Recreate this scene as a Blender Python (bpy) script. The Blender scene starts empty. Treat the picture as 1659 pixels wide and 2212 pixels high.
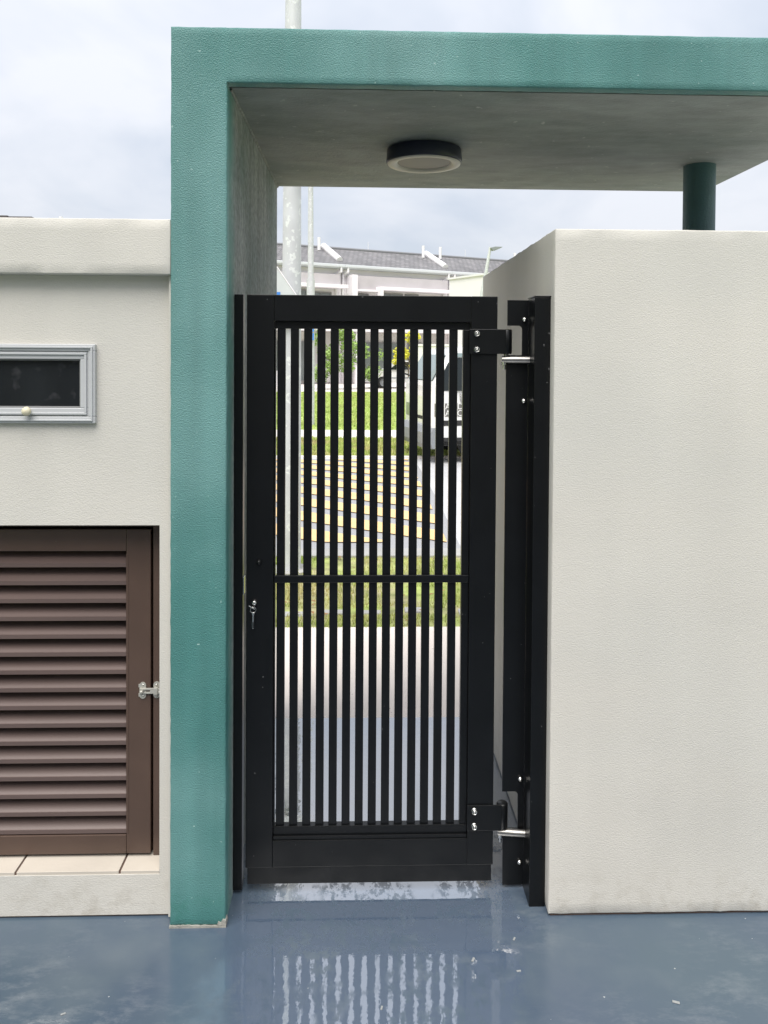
import bpy, bmesh, math, random
import numpy as np
from mathutils import Vector, Matrix
random.seed(7); rng = np.random.default_rng(7)
R = math.radians
scene = bpy.context.scene
C = scene.collection

# ------------------------------------------------------------------ camera
EYE = 1.55
cam = bpy.data.cameras.new("camera"); cam_o = bpy.data.objects.new("camera", cam); C.objects.link(cam_o)
yaw, pitch, roll = R(1.75), R(1.1), R(0.35)
fwd = Vector((math.sin(yaw)*math.cos(pitch), math.cos(yaw)*math.cos(pitch), -math.sin(pitch)))
rt = Vector((math.cos(yaw), -math.sin(yaw), 0)); up = rt.cross(fwd)
Rv = rt*math.cos(roll)+up*math.sin(roll); Uv = up*math.cos(roll)-rt*math.sin(roll)
cam_o.matrix_world = Matrix(((Rv.x, Uv.x, -fwd.x, 0), (Rv.y, Uv.y, -fwd.y, 0), (Rv.z, Uv.z, -fwd.z, EYE), (0, 0, 0, 1)))
cam.sensor_fit = 'HORIZONTAL'; cam.sensor_width = 36; cam.lens = 36*1700/1659
cam.shift_y = -0.1811
cam.clip_start = 0.05; cam.clip_end = 3000
scene.camera = cam_o

# ------------------------------------------------------------------ sky, sun, exposure
SUN_EL, SUN_AZ = R(62), R(196)          # azimuth clockwise from +Y: high behind the photographer
world = bpy.data.worlds.new("World"); scene.world = world; world.use_nodes = True
nt = world.node_tree; nt.nodes.clear()
def N(tree, kind, **kw):
    n = tree.nodes.new(kind)
    for k, v in kw.items(): setattr(n, k, v)
    return n
out = N(nt, 'ShaderNodeOutputWorld'); bg = N(nt, 'ShaderNodeBackground'); bg.inputs['Strength'].default_value = 0.1
sky = N(nt, 'ShaderNodeTexSky', sky_type='NISHITA', sun_disc=False, sun_elevation=SUN_EL, sun_rotation=SUN_AZ, dust_density=3.0)
tc = N(nt, 'ShaderNodeTexCoord'); sep = N(nt, 'ShaderNodeSeparateXYZ')
nt.links.new(tc.outputs['Generated'], sep.inputs[0])
ab = N(nt, 'ShaderNodeMath', operation='ABSOLUTE'); nt.links.new(sep.outputs['Z'], ab.inputs[0])
den = N(nt, 'ShaderNodeMath', operation='ADD'); den.inputs[1].default_value = 0.42; nt.links.new(ab.outputs[0], den.inputs[0])
dv = N(nt, 'ShaderNodeVectorMath', operation='DIVIDE'); nt.links.new(tc.outputs['Generated'], dv.inputs[0])
cmb = N(nt, 'ShaderNodeCombineXYZ')
for i in range(3): nt.links.new(den.outputs[0], cmb.inputs[i])
nt.links.new(cmb.outputs[0], dv.inputs[1])
n1 = N(nt, 'ShaderNodeTexNoise'); n1.inputs['Scale'].default_value = 2.1; n1.inputs['Detail'].default_value = 5; n1.inputs['Roughness'].default_value = 0.5
n1.inputs['Distortion'].default_value = 0.3
nt.links.new(dv.outputs[0], n1.inputs['Vector'])
rmp = N(nt, 'ShaderNodeValToRGB')
e = rmp.color_ramp.elements
CL = 3.6
e[0].position = 0.38; e[0].color = (0.68*CL, 0.735*CL, 0.83*CL, 1)
e[1].position = 0.60; e[1].color = (0.90*CL, 0.915*CL, 0.97*CL, 1)
nt.links.new(n1.outputs['Fac'], rmp.inputs['Fac'])
# overcast skies grow brighter towards the zenith
gr = N(nt, 'ShaderNodeMath', operation='MULTIPLY_ADD'); gr.inputs[1].default_value = 0.55; gr.inputs[2].default_value = 0.80
nt.links.new(ab.outputs[0], gr.inputs[0])
mul = N(nt, 'ShaderNodeVectorMath', operation='SCALE'); nt.links.new(rmp.outputs['Color'], mul.inputs[0]); nt.links.new(gr.outputs[0], mul.inputs['Scale'])
mx = N(nt, 'ShaderNodeMix', data_type='RGBA'); mx.inputs[0].default_value = 0.93
nt.links.new(sky.outputs[0], mx.inputs[6]); nt.links.new(mul.outputs[0], mx.inputs[7])
nt.links.new(mx.outputs[2], bg.inputs['Color']); nt.links.new(bg.outputs[0], out.inputs[0])

sun = bpy.data.lights.new("sun", 'SUN'); sun.energy = 1.5; sun.angle = R(50); sun.color = (1.0, 0.965, 0.91)
sun_o = bpy.data.objects.new("sun", sun); C.objects.link(sun_o)
sd = Vector((math.sin(SUN_AZ)*math.cos(SUN_EL), math.cos(SUN_AZ)*math.cos(SUN_EL), math.sin(SUN_EL)))
sun_o.rotation_euler = sd.to_track_quat('Z', 'Y').to_euler(); sun_o.location = sd*30

vs = scene.view_settings
vs.view_transform = 'Standard'; vs.look = 'None'; vs.gamma = 1; vs.exposure = 1.6
vs.use_curve_mapping = False
scene.cycles.max_bounces = 8; scene.cycles.use_denoising = True

# ------------------------------------------------------------------ materials
MATS = {}
def mat(name, col, rough=0.6, metal=0.0, var=None, bump=None, spec=0.5, stretch=(1, 1, 1), col2=None, coat=0.0, ior=None, speck=None, bump2=None, streak=None, splash=None):
    """var=(scale, lo, hi[, detail]) brightness variation; bump=(scale, strength, dist); col2=(colour, scale, from, to) blotches"""
    m = bpy.data.materials.new(name); m.use_nodes = True; MATS[name] = m
    t = m.node_tree; b = t.nodes['Principled BSDF']
    b.inputs['Roughness'].default_value = rough; b.inputs['Metallic'].default_value = metal
    b.inputs['Specular IOR Level'].default_value = spec; b.inputs['Coat Weight'].default_value = coat
    if ior: b.inputs['IOR'].default_value = ior
    co = N(t, 'ShaderNodeTexCoord'); mp = N(t, 'ShaderNodeMapping'); mp.inputs['Scale'].default_value = stretch
    geo = N(t, 'ShaderNodeNewGeometry'); t.links.new(geo.outputs['Position'], mp.inputs[0])
    src = None
    rgb = N(t, 'ShaderNodeRGB'); rgb.outputs[0].default_value = (*col, 1); src = rgb.outputs[0]
    if col2:
        c2, sc, a, bb = col2
        n = N(t, 'ShaderNodeTexNoise'); n.inputs['Scale'].default_value = sc; n.inputs['Detail'].default_value = 6
        t.links.new(mp.outputs[0], n.inputs['Vector'])
        mr = N(t, 'ShaderNodeMapRange'); mr.inputs[1].default_value = a; mr.inputs[2].default_value = bb
        t.links.new(n.outputs['Fac'], mr.inputs[0])
        mm = N(t, 'ShaderNodeMix', data_type='RGBA'); t.links.new(mr.outputs[0], mm.inputs[0])
        t.links.new(src, mm.inputs[6]); mm.inputs[7].default_value = (*c2, 1); src = mm.outputs[2]
    if var:
        n = N(t, 'ShaderNodeTexNoise'); n.inputs['Scale'].default_value = var[0]; n.inputs['Detail'].default_value = var[3] if len(var) > 3 else 5
        t.links.new(mp.outputs[0], n.inputs['Vector'])
        mr = N(t, 'ShaderNodeMapRange'); mr.inputs[1].default_value = 0.3; mr.inputs[2].default_value = 0.7
        mr.inputs[3].default_value = var[1]; mr.inputs[4].default_value = var[2]
        t.links.new(n.outputs['Fac'], mr.inputs[0])
        sc = N(t, 'ShaderNodeVectorMath', operation='SCALE'); t.links.new(src, sc.inputs[0]); t.links.new(mr.outputs[0], sc.inputs['Scale']); src = sc.outputs[0]
    if speck:
        c2, sc_, a, bb = speck
        n = N(t, 'ShaderNodeTexNoise'); n.inputs['Scale'].default_value = sc_; n.inputs['Detail'].default_value = 2
        t.links.new(geo.outputs['Position'], n.inputs['Vector'])
        mr = N(t, 'ShaderNodeMapRange'); mr.inputs[1].default_value = a; mr.inputs[2].default_value = bb
        t.links.new(n.outputs['Fac'], mr.inputs[0])
        mm = N(t, 'ShaderNodeMix', data_type='RGBA'); t.links.new(mr.outputs[0], mm.inputs[0])
        t.links.new(src, mm.inputs[6]); mm.inputs[7].default_value = (*c2, 1); src = mm.outputs[2]
    if streak:                                                   # rain runs
        n = N(t, 'ShaderNodeTexNoise'); n.inputs['Scale'].default_value = 1.0; n.inputs['Detail'].default_value = 4
        m2 = N(t, 'ShaderNodeMapping'); m2.inputs['Scale'].default_value = (streak[0], streak[0], streak[0]*0.05); t.links.new(geo.outputs['Position'], m2.inputs[0]); t.links.new(m2.outputs[0], n.inputs['Vector'])
        mr = N(t, 'ShaderNodeMapRange'); mr.inputs[1].default_value = 0.35; mr.inputs[2].default_value = 0.65; mr.inputs[3].default_value = streak[1]; mr.inputs[4].default_value = streak[2]
        t.links.new(n.outputs['Fac'], mr.inputs[0])
        sc = N(t, 'ShaderNodeVectorMath', operation='SCALE'); t.links.new(src, sc.inputs[0]); t.links.new(mr.outputs[0], sc.inputs['Scale']); src = sc.outputs[0]
    if splash:                                                   # mud splashes thrown up from the floor
        sp = N(t, 'ShaderNodeSeparateXYZ'); t.links.new(geo.outputs['Position'], sp.inputs[0])
        hgt = N(t, 'ShaderNodeMapRange'); hgt.inputs[1].default_value = 0.16; hgt.inputs[2].default_value = 0.0; t.links.new(sp.outputs['Z'], hgt.inputs[0])
        n = N(t, 'ShaderNodeTexNoise'); n.inputs['Scale'].default_value = 22; n.inputs['Detail'].default_value = 9; n.inputs['Roughness'].default_value = 0.7; t.links.new(geo.outputs['Position'], n.inputs['Vector'])
        mr = N(t, 'ShaderNodeMapRange'); mr.inputs[1].default_value = 0.48; mr.inputs[2].default_value = 0.75; t.links.new(n.outputs['Fac'], mr.inputs[0])
        mu = N(t, 'ShaderNodeMath', operation='MULTIPLY'); t.links.new(hgt.outputs[0], mu.inputs[0]); t.links.new(mr.outputs[0], mu.inputs[1])
        mm = N(t, 'ShaderNodeMix', data_type='RGBA'); t.links.new(mu.outputs[0], mm.inputs[0]); t.links.new(src, mm.inputs[6]); mm.inputs[7].default_value = (*splash, 1); src = mm.outputs[2]
    t.links.new(src, b.inputs['Base Color'])
    nrm = None
    for bp in (bump, bump2):
        if not bp: continue
        n = N(t, 'ShaderNodeTexNoise'); n.inputs['Scale'].default_value = bp[0]; n.inputs['Detail'].default_value = 3; n.inputs['Roughness'].default_value = 0.55
        t.links.new(mp.outputs[0], n.inputs['Vector'])
        bu = N(t, 'ShaderNodeBump'); bu.inputs['Strength'].default_value = bp[1]; bu.inputs['Distance'].default_value = bp[2]
        t.links.new(n.outputs['Fac'], bu.inputs['Height'])
        if nrm: t.links.new(nrm, bu.inputs['Normal'])
        nrm = bu.outputs[0]
    if nrm: t.links.new(nrm, b.inputs['Normal'])
    return m

CREAM = mat('cream_plaster', (0.588, 0.562, 0.512), 0.62, var=(2.6, 0.96, 1.03), streak=(9, 0.98, 1.01), splash=(0.42, 0.39, 0.335), bump=(290, 0.42, 0.0026), bump2=(75, 0.10, 0.0025), col2=((0.555, 0.54, 0.498), 1.1, 0.42, 0.62), stretch=(0.75, 1, 1.15), spec=0.3)
TEAL = mat('teal_paint', (0.061, 0.197, 0.183), 0.5, var=(3.0, 0.93, 1.07), streak=(13, 0.90, 1.06), splash=(0.03, 0.17, 0.13), bump=(270, 0.8, 0.0032), bump2=(90, 0.16, 0.0025), col2=((0.12, 0.258, 0.248), 1.5, 0.42, 0.64), spec=0.45, speck=((0.30, 0.45, 0.42), 95, 0.755, 0.775))
SOFFIT = mat('grey_green_soffit', (0.245, 0.268, 0.256), 0.75, var=(16, 0.82, 1.14, 8), bump=(140, 0.6, 0.004), speck=((0.36, 0.38, 0.36), 38, 0.70, 0.76), col2=((0.195, 0.228, 0.215), 3.2, 0.42, 0.62), stretch=(0.5, 1, 1))
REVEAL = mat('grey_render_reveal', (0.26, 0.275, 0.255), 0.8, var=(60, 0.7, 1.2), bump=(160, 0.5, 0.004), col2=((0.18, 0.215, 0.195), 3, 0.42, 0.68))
BLACK = mat('black_powder_coat', (0.0036, 0.0041, 0.0048), 0.34, var=(9, 0.8, 1.2), bump=(900, 0.05, 0.001), spec=0.32, speck=((0.12, 0.12, 0.12), 75, 0.765, 0.785))
PIN = mat('worn_steel_pin', (0.30, 0.29, 0.275), 0.34, metal=0.9, var=(40, 0.8, 1.1))
STEEL = mat('stainless_steel', (0.62, 0.61, 0.58), 0.26, metal=1.0, var=(40, 0.85, 1.05))
ZINC = mat('dull_zinc', (0.46, 0.45, 0.405), 0.38, metal=0.35, var=(60, 0.85, 1.08))
BROWN = mat('brown_aluminium', (0.082, 0.051, 0.038), 0.4, var=(6, 0.88, 1.1), bump=(500, 0.05, 0.001), speck=((0.3, 0.28, 0.25), 70, 0.79, 0.81))
SLAT = mat('brown_louvre_blade', (0.112, 0.078, 0.070), 0.42, var=(5, 0.9, 1.1), stretch=(0.3, 1, 1))
DARK = mat('dark_cavity', (0.010, 0.009, 0.009), 0.8)
ALU = mat('grey_aluminium', (0.47, 0.48, 0.49), 0.36, metal=0.0, var=(8, 0.95, 1.04), stretch=(0.2, 1, 1))
GLASS = mat('dark_window_glass', (0.012, 0.014, 0.016), 0.12, var=(7, 0.7, 1.4), bump=(60, 0.03, 0.001), spec=0.35, stretch=(1, 1, 0.3), speck=((0.05, 0.05, 0.055), 24, 0.6, 0.8))
KNOB = mat('cream_plastic', (0.62, 0.57, 0.42), 0.4)
TILE = mat('sill_tile', (0.53, 0.48, 0.415), 0.35, var=(6, 0.93, 1.05))
GROUT = mat('brown_grout', (0.10, 0.06, 0.045), 0.9)
LAMPDARK = mat('navy_lamp_housing', (0.022, 0.026, 0.045), 0.4, var=(9, 0.9, 1.1))
LAMPRING = mat('pale_lamp_ring', (0.60, 0.58, 0.51), 0.5)
LAMPDIFF = mat('lamp_diffuser', (0.24, 0.235, 0.215), 0.55)
GALV = mat('galvanised_pole', (0.545, 0.555, 0.57), 0.5, metal=0.1, var=(6, 0.9, 1.08), speck=((0.68, 0.70, 0.69), 22, 0.60, 0.66))
SIGNBACK = mat('sign_back_aluminium', (0.58, 0.61, 0.605), 0.5, metal=0.1, var=(6, 0.95, 1.05))
BLUE = mat('blue_sticker', (0.05, 0.22, 0.62), 0.5)
WHITE = mat('white_house_paint', (0.78, 0.745, 0.765), 0.7, var=(0.7, 0.95, 1.03))
MAUVE = mat('mauve_house_paint', (0.45, 0.42, 0.43), 0.7, var=(1.2, 0.94, 1.05))
GREYWALL = mat('grey_house_paint', (0.55, 0.54, 0.52), 0.7, var=(1.2, 0.94, 1.05))
FRAME = mat('grey_window_frame', (0.19, 0.19, 0.19), 0.5)
HGLASS = mat('house_glass', (0.16, 0.18, 0.18), 0.12, spec=0.7)
PVC = mat('white_pvc', (0.74, 0.72, 0.735), 0.45)
GUTTER = mat('pale_gutter', (0.56, 0.58, 0.60), 0.45)
VANWHITE = mat('white_car_paint', (0.74, 0.74, 0.73), 0.22, coat=0.5)
VGLASS = mat('vehicle_glass', (0.20, 0.255, 0.26), 0.06, spec=0.8)
VGLASSD = mat('dark_side_glass', (0.012, 0.017, 0.018), 0.08)
RUBBER = mat('black_rubber', (0.02, 0.02, 0.02), 0.75, var=(30, 0.7, 1.3))
GREYPLASTIC = mat('grey_bumper_plastic', (0.22, 0.235, 0.25), 0.5)
LETTER = mat('grey_lettering', (0.13, 0.125, 0.12), 0.6)
BARK = mat('bark', (0.16, 0.13, 0.10), 0.9, var=(20, 0.7, 1.2))
LEAF = mat('green_leaf', (0.24, 0.37, 0.08), 0.55, var=(1.6, 0.55, 1.35))
LEAFY = mat('yellow_leaf', (0.60, 0.58, 0.03), 0.55, var=(1.6, 0.7, 1.25))
GRASSB = mat('grass_blade', (0.38, 0.46, 0.12), 0.6, var=(3.2, 0.75, 1.25), col2=((0.50, 0.45, 0.20), 1.3, 0.45, 0.62))
GRASSF = mat('far_grass_blade', (0.40, 0.50, 0.14), 0.6, var=(0.8, 0.82, 1.14), col2=((0.44, 0.47, 0.17), 0.5, 0.45, 0.65))
SOIL = mat('verge_soil', (0.34, 0.31, 0.17), 0.95, var=(9, 0.6, 1.3), bump=(40, 0.6, 0.02), col2=((0.30, 0.36, 0.10), 2.2, 0.40, 0.58))
LAWN = mat('lawn_ground', (0.34, 0.44, 0.11), 0.95, var=(2, 0.75, 1.2), bump=(30, 0.5, 0.03))
LITTER = mat('dry_leaf', (0.24, 0.13, 0.05), 0.8, var=(8, 0.5, 1.5))
APRON = mat('pinkish_concrete', (0.72, 0.645, 0.585), 0.8, var=(1.7, 0.93, 1.06), bump=(120, 0.25, 0.003), speck=((0.25, 0.22, 0.2), 60, 0.72, 0.78))
CONC = mat('grey_concrete', (0.36, 0.355, 0.34), 0.85, var=(3, 0.85, 1.1), bump=(60, 0.4, 0.006))
PATH = mat('pale_footpath', (0.66, 0.61, 0.57), 0.85, var=(1.5, 0.93, 1.06))
ASPHALT = mat('worn_asphalt', (0.60, 0.60, 0.61), 0.32, var=(1.2, 0.88, 1.1), bump=(200, 0.4, 0.004), speck=((0.12, 0.12, 0.12), 120, 0.6, 0.7))
HUMPA = mat('hump_asphalt', (0.33, 0.33, 0.34), 0.40, bump=(200, 0.5, 0.005), speck=((0.32, 0.32, 0.32), 120, 0.56, 0.66))
YELLOW = mat('yellow_road_paint', (0.88, 0.59, 0.26), 0.38, var=(5, 0.80, 1.06), bump=(200, 0.3, 0.003), speck=((0.45, 0.33, 0.16), 90, 0.70, 0.78))
PALEPLASTER = mat('unpainted_plaster', (0.33, 0.32, 0.285), 0.8, var=(30, 0.8, 1.1), bump=(70, 0.6, 0.006))
FLECK = mat('pale_fleck', (0.26, 0.27, 0.27), 0.7)
DROP = mat('pale_dust', (0.40, 0.40, 0.38), 0.8)

def roof_tiles():
    m = mat('roof_tiles', (0.17, 0.166, 0.172), 0.6, var=(1.2, 0.85, 1.15))
    t = m.node_tree; b = t.nodes['Principled BSDF']
    old = b.inputs['Base Color'].links[0].from_socket
    co = N(t, 'ShaderNodeTexCoord'); mp = N(t, 'ShaderNodeMapping'); mp.inputs['Scale'].default_value = (1, 1, 1)
    t.links.new(co.outputs['UV'], mp.inputs[0])
    br = N(t, 'ShaderNodeTexBrick'); br.inputs['Scale'].default_value = 1.0; br.inputs['Brick Width'].default_value = 0.33; br.inputs['Row Height'].default_value = 0.34
    br.inputs['Mortar Size'].default_value = 0.028; br.inputs['Mortar Smooth'].default_value = 0.4; br.inputs['Bias'].default_value = 0.0
    br.inputs['Color1'].default_value = (0.85, 0.85, 0.85, 1); br.inputs['Color2'].default_value = (1.25, 1.22, 1.2, 1); br.inputs['Mortar'].default_value = (0.45, 0.45, 0.45, 1)
    t.links.new(mp.outputs[0], br.inputs['Vector'])
    mm = N(t, 'ShaderNodeVectorMath', operation='MULTIPLY'); t.links.new(old, mm.inputs[0]); t.links.new(br.outputs['Color'], mm.inputs[1])
    t.links.new(mm.outputs[0], b.inputs['Base Color'])
    return m
ROOF = roof_tiles()

def bleached_reveal():
    """column reveal: teal at the front corner, greyed behind it to paint in backlight bleaching"""
    m = mat('reveal_backlight_bleach', (0.30, 0.322, 0.315), 0.8, streak=(16, 0.78, 1.1), var=(55, 0.68, 1.24), bump=(160, 0.5, 0.004), col2=((0.19, 0.235, 0.222), 3, 0.42, 0.66))
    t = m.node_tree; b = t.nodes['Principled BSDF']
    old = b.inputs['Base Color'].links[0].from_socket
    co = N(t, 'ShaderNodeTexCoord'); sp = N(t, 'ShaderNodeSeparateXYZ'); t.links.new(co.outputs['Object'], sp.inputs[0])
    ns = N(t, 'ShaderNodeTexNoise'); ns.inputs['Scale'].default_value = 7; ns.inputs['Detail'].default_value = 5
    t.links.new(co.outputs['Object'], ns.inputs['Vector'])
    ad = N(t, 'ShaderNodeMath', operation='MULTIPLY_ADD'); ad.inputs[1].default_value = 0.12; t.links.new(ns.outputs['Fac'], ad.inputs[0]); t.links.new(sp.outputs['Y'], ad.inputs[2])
    mr = N(t, 'ShaderNodeMapRange'); mr.inputs[1].default_value = -0.47; mr.inputs[2].default_value = -0.36; t.links.new(ad.outputs[0], mr.inputs[0])  # depth mask: teal fades to grey, bleaching by backlight put into the colour
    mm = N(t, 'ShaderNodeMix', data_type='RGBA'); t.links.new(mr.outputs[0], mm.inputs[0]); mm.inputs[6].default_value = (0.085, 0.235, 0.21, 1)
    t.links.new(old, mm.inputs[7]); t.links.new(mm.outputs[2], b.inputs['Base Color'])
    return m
BLEACH = bleached_reveal()

def floor_mat():
    m = bpy.data.materials.new('blue_grey_floor_paint'); m.use_nodes = True
    t = m.node_tree; b = t.nodes['Principled BSDF']; L = t.links.new
    co = N(t, 'ShaderNodeTexCoord'); P = co.outputs['Object']
    def noise(sc, det=5, stretch=None, rough=0.5, off=(0, 0, 0)):
        n = N(t, 'ShaderNodeTexNoise'); n.inputs['Scale'].default_value = sc; n.inputs['Detail'].default_value = det; n.inputs['Roughness'].default_value = rough
        mp = N(t, 'ShaderNodeMapping'); mp.inputs['Location'].default_value = off
        if stretch: mp.inputs['Scale'].default_value = stretch
        L(P, mp.inputs[0]); L(mp.outputs[0], n.inputs['Vector']); return n.outputs['Fac']
    def rng_(v, a, b_, lo=0.0, hi=1.0):
        r = N(t, 'ShaderNodeMapRange'); r.inputs[1].default_value = a; r.inputs[2].default_value = b_; r.inputs[3].default_value = lo; r.inputs[4].default_value = hi
        L(v, r.inputs[0]); return r.outputs[0]
    def math_(op, a, b_):
        n = N(t, 'ShaderNodeMath', operation=op)
        for i, v in enumerate((a, b_)):
            if isinstance(v, (int, float)): n.inputs[i].default_value = v
            else: L(v, n.inputs[i])
        return n.outputs[0]
    def mix(f, a, b_):
        n = N(t, 'ShaderNodeMix', data_type='RGBA'); L(f, n.inputs[0])
        for i, v in ((6, a), (7, b_)):
            if isinstance(v, tuple): n.inputs[i].default_value = (*v, 1)
            else: L(v, n.inputs[i])
        return n.outputs[2]
    sp = N(t, 'ShaderNodeSeparateXYZ'); L(P, sp.inputs[0])
    base = mix(rng_(noise(1.6, 4), 0.35, 0.65), (0.062, 0.086, 0.126), (0.068, 0.098, 0.125))
    dull = mix(rng_(noise(3.5, 6, off=(4, 1, 0)), 0.5, 0.75), base, (0.098, 0.125, 0.150))
    # rubbed, chalky patches
    left = rng_(sp.outputs['X'], -0.35, -0.8); near = rng_(sp.outputs['Y'], 2.05, 1.75)
    chalk = math_('MULTIPLY', math_('MULTIPLY', rng_(noise(9, 9, (1, 2.2, 1), 0.72, (2, 5, 0)), 0.47, 0.74), rng_(noise(2.6, 3, off=(7.4, 2, 0)), 0.40, 0.58)), math_('ADD', math_('MULTIPLY', left, near), 0.25))
    c = mix(math_('MULTIPLY', chalk, 0.8), dull, (0.36, 0.37, 0.37))
    specks = rng_(noise(70, 2, (0.8, 1, 1), 0.5, (1, 3, 0)), 0.755, 0.775)
    c = mix(math_('MULTIPLY', specks, 0.6), c, (0.5, 0.51, 0.5))
    # rain film lies in the gateway; outside it the paint is merely satin
    wig = math_('MULTIPLY', math_('SUBTRACT', noise(6, 6, off=(9, 2, 0)), 0.5), 0.35)
    xw = math_('ADD', sp.outputs['X'], wig)
    wet = math_('MULTIPLY', rng_(xw, -0.36, -0.30), rng_(xw, 0.44, 0.38))
    wet = math_('MAXIMUM', wet, rng_(math_('ADD', sp.outputs['Y'], wig), 2.28, 2.36))
    worn = rng_(noise(34, 9, (1, 0.55, 1), 0.75, (3, 3, 1)), 0.49, 0.53)      # dry spots in the film
    worn = math_('MULTIPLY', worn, rng_(noise(6.5, 3, off=(1.3, 6, 0)), 0.42, 0.50))
    worn = math_('MULTIPLY', worn, rng_(sp.outputs['Y'], 2.62, 2.45))
    wet = math_('MULTIPLY', wet, math_('SUBTRACT', 1.0, math_('MULTIPLY', worn, 0.85)))
    c = mix(math_('MULTIPLY', wet, 0.9), c, (0.084, 0.117, 0.172)); L(c, b.inputs['Base Color'])
    rough = math_('ADD', rng_(wet, 0, 1, 0.20, 0.012), math_('MULTIPLY', chalk, 0.3))
    L(rough, b.inputs['Roughness'])
    L(math_('ADD', 1.6, math_('MULTIPLY', wet, rng_(sp.outputs['Y'], 2.0, 2.4, 1.4, 3.4))), b.inputs['IOR'])
    bu = N(t, 'ShaderNodeBump'); bu.inputs['Strength'].default_value = 0.022; bu.inputs['Distance'].default_value = 0.01
    L(noise(34, 3), bu.inputs['Height'])
    bu2 = N(t, 'ShaderNodeBump'); bu2.inputs['Strength'].default_value = 0.012; bu2.inputs['Distance'].default_value = 0.05
    L(noise(7, 2), bu2.inputs['Height']); L(bu.outputs[0], bu2.inputs['Normal']); L(bu2.outputs[0], b.inputs['Normal'])
    return m
FLOOR = floor_mat()

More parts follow.
